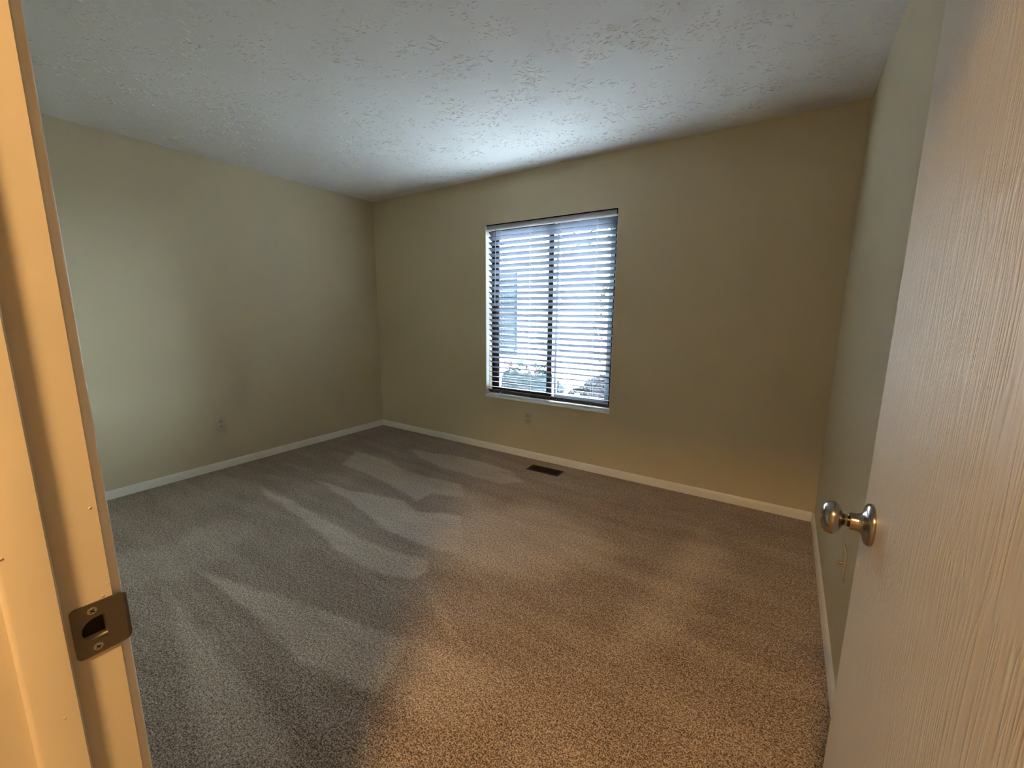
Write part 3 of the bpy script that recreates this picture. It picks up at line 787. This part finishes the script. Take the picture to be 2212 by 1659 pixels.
q = bmesh.new(); lathe(q, [(0, -.03), (.06, -.028), (.105, -.01), (.12, .02), (.115, .02), (.10, -.004), (.05, -.018), (0, -.02)], 28); obj('seed_tray', q, M_feeder, bf, smooth=True)
q = bmesh.new(); tube(q, [(0, 0, -.025), (0, 0, .03)], .01, 8); obj('feeder_stem', q, M_feeder, bf)

# climbing rose against a trunk, red blooms
tk = empty('garden_tree', (-2.50, 6.05, GZ)); tag(tk, 'pale grey tree trunk beyond the right pane', 'tree')
q = bmesh.new(); tube(q, [(.0, 0, 0), (.01, 0, .5), (-.01, .02, 1.1), (.0, 0, 1.7), (.02, 0, 2.4), (0, 0, 3.0)], [.11, .085, .08, .075, .07, .06], 14)
tube(q, [(0, 0, 1.5), (.25, .05, 1.9), (.5, .05, 2.3)], [.035, .025, .015], 8); tube(q, [(0, 0, 1.7), (-.22, .1, 2.1), (-.5, .1, 2.5)], [.035, .025, .015], 8)
obj('trunk', q, plain('pale_trunk_bark', (0.05, 0.048, 0.047), 0.9, var=0.2, scale=20, bump=0.5), tk, smooth='all')
q = bmesh.new()
for i in range(500):
    c = Vector((random.gauss(0, .5), random.gauss(.2, .4), random.gauss(2.95, .22))); leaf(q, c, Vector((random.gauss(0, 1), random.gauss(0, 1), random.gauss(-.2, .6))), .11, .05)
obj('foliage', q, M_leaf, tk)
rs = empty('climbing_rose', (-2.29, 5.82, GZ)); tag(rs, 'thin climbing rose stems with dark red blooms beyond the right pane', 'climbing plant')
q = bmesh.new()
for s in (-1, 0, 1):
    pts = [(.02 * s + .03 * math.sin(z * 4 + s), .02 * s, z) for z in np.linspace(0, 1.95 - .2 * abs(s), 16)]; tube(q, pts, .005, 6)
obj('stem', q, M_bark, rs, smooth='all')
q = bmesh.new()
for i in range(150):
    z = random.uniform(.5, 1.9); c = Vector((.03 * math.sin(z * 4) + random.gauss(0, .05), random.gauss(0, .04), z)); leaf(q, c, Vector((random.gauss(0, 1), random.gauss(0, 1), random.gauss(0, .5))), .05, .028)
obj('foliage', q, M_leaf, rs)
for i in range(9):
    q = bmesh.new(); z = .85 + i * .115; bmesh.ops.create_icosphere(q, subdivisions=2, radius=.014, matrix=Matrix.Translation((.03 * math.sin(z * 4) + random.gauss(0, .035), -.045, z)))
    for v in q.verts: v.co += Vector((random.uniform(-.003, .003),) * 3)
    obj('bloom', q, M_red, rs)
# red lanterns / pots at the far right edge: a red planter stack
rp = empty('red_pot', (-2.02, 5.80, GZ)); tag(rp, 'tall red garden urn at the right edge of the window view', 'pot')
q = bmesh.new(); lathe(q, [(0, 0), (.09, 0), (.095, .03), (.05, .08), (.05, .40), (.045, .80), (.07, .86), (.10, .93), (.11, 1.0), (.10, 1.08), (.085, 1.12), (.095, 1.14), (.08, 1.14), (.08, 1.08), (0, 1.06)], 28); obj('urn_body', q, M_red, rp, smooth=True)

# gravel bed: a heap of stones nobody could count, plus pale rocks and a dark ornament
bm = bmesh.new()
GBX, GBY, GBZ = -1.95, 5.0, GZ
def hgt(x, y): return max(0.0, .64 * math.exp(-((x + 1.75) ** 2 / .55 + (y - 4.9) ** 2 / .7))) + .03
NX, NY = 40, 40
vgr = [[bm.verts.new((-2.60 + 2.1 * i / NX, 3.8 + 1.8 * j / NY, GZ + hgt(-2.60 + 2.1 * i / NX, 3.8 + 1.8 * j / NY) + random.uniform(-.01, .01))) for j in range(NY + 1)] for i in range(NX + 1)]
for i in range(NX):
    for j in range(NY): bm.faces.new((vgr[i][j], vgr[i + 1][j], vgr[i + 1][j + 1], vgr[i][j + 1]))
for i in range(2600):
    x = random.uniform(-2.58, -.55); y = random.uniform(3.83, 5.58); r = random.uniform(.012, .026)
    bmesh.ops.create_icosphere(bm, subdivisions=1, radius=r, matrix=Matrix.Translation((x, y, GZ + hgt(x, y) + r * .3)) @ Euler((random.random() * 3, random.random() * 3, 0)).to_matrix().to_4x4() @ Matrix.Diagonal((1.3, 1, .7, 1)))
tag(obj('gravel_bed', bm, M_gravel), 'mounded purple-grey gravel bed beyond the right pane', 'gravel', kind='stuff')
def rock(x, y, r, lb):
    q = bmesh.new(); bmesh.ops.create_icosphere(q, subdivisions=3, radius=r)
    for v in q.verts:
        n = math.sin(v.co.x * 60 / r * .03 + 1) * math.cos(v.co.y * 70 / r * .03) * .18 + random.uniform(-.02, .02); v.co *= 1 + n; v.co.z *= .7
    o = obj('garden_rock', q, M_rock, smooth=True); o.location = (x, y, GZ + hgt(x, y) + r * .45); tag(o, lb, 'rock', 'pale rocks on the gravel bed')
rock(-2.12, 4.75, .085, 'largest pale rock, in the middle of the gravel bed')
rock(-2.26, 4.70, .05, 'small pale rock left of the largest rock on the gravel')
rock(-2.00, 4.45, .045, 'small pale rock in front of the largest rock on the gravel')
gb = empty('garden_finial', (-2.38, 4.85, GZ + hgt(-2.38, 4.85))); tag(gb, 'dark pointed garden ornament leaning at the left of the gravel bed', 'garden ornament'); gb.rotation_euler = (0, -.35, 0)
q = bmesh.new(); lathe(q, [(0, -.02), (.055, -.02), (.06, .03), (.075, .10), (.04, .16), (.015, .20), (.012, .23), (0, .25)], 16); obj('ornament_body', q, M_hoop, gb, smooth=True)
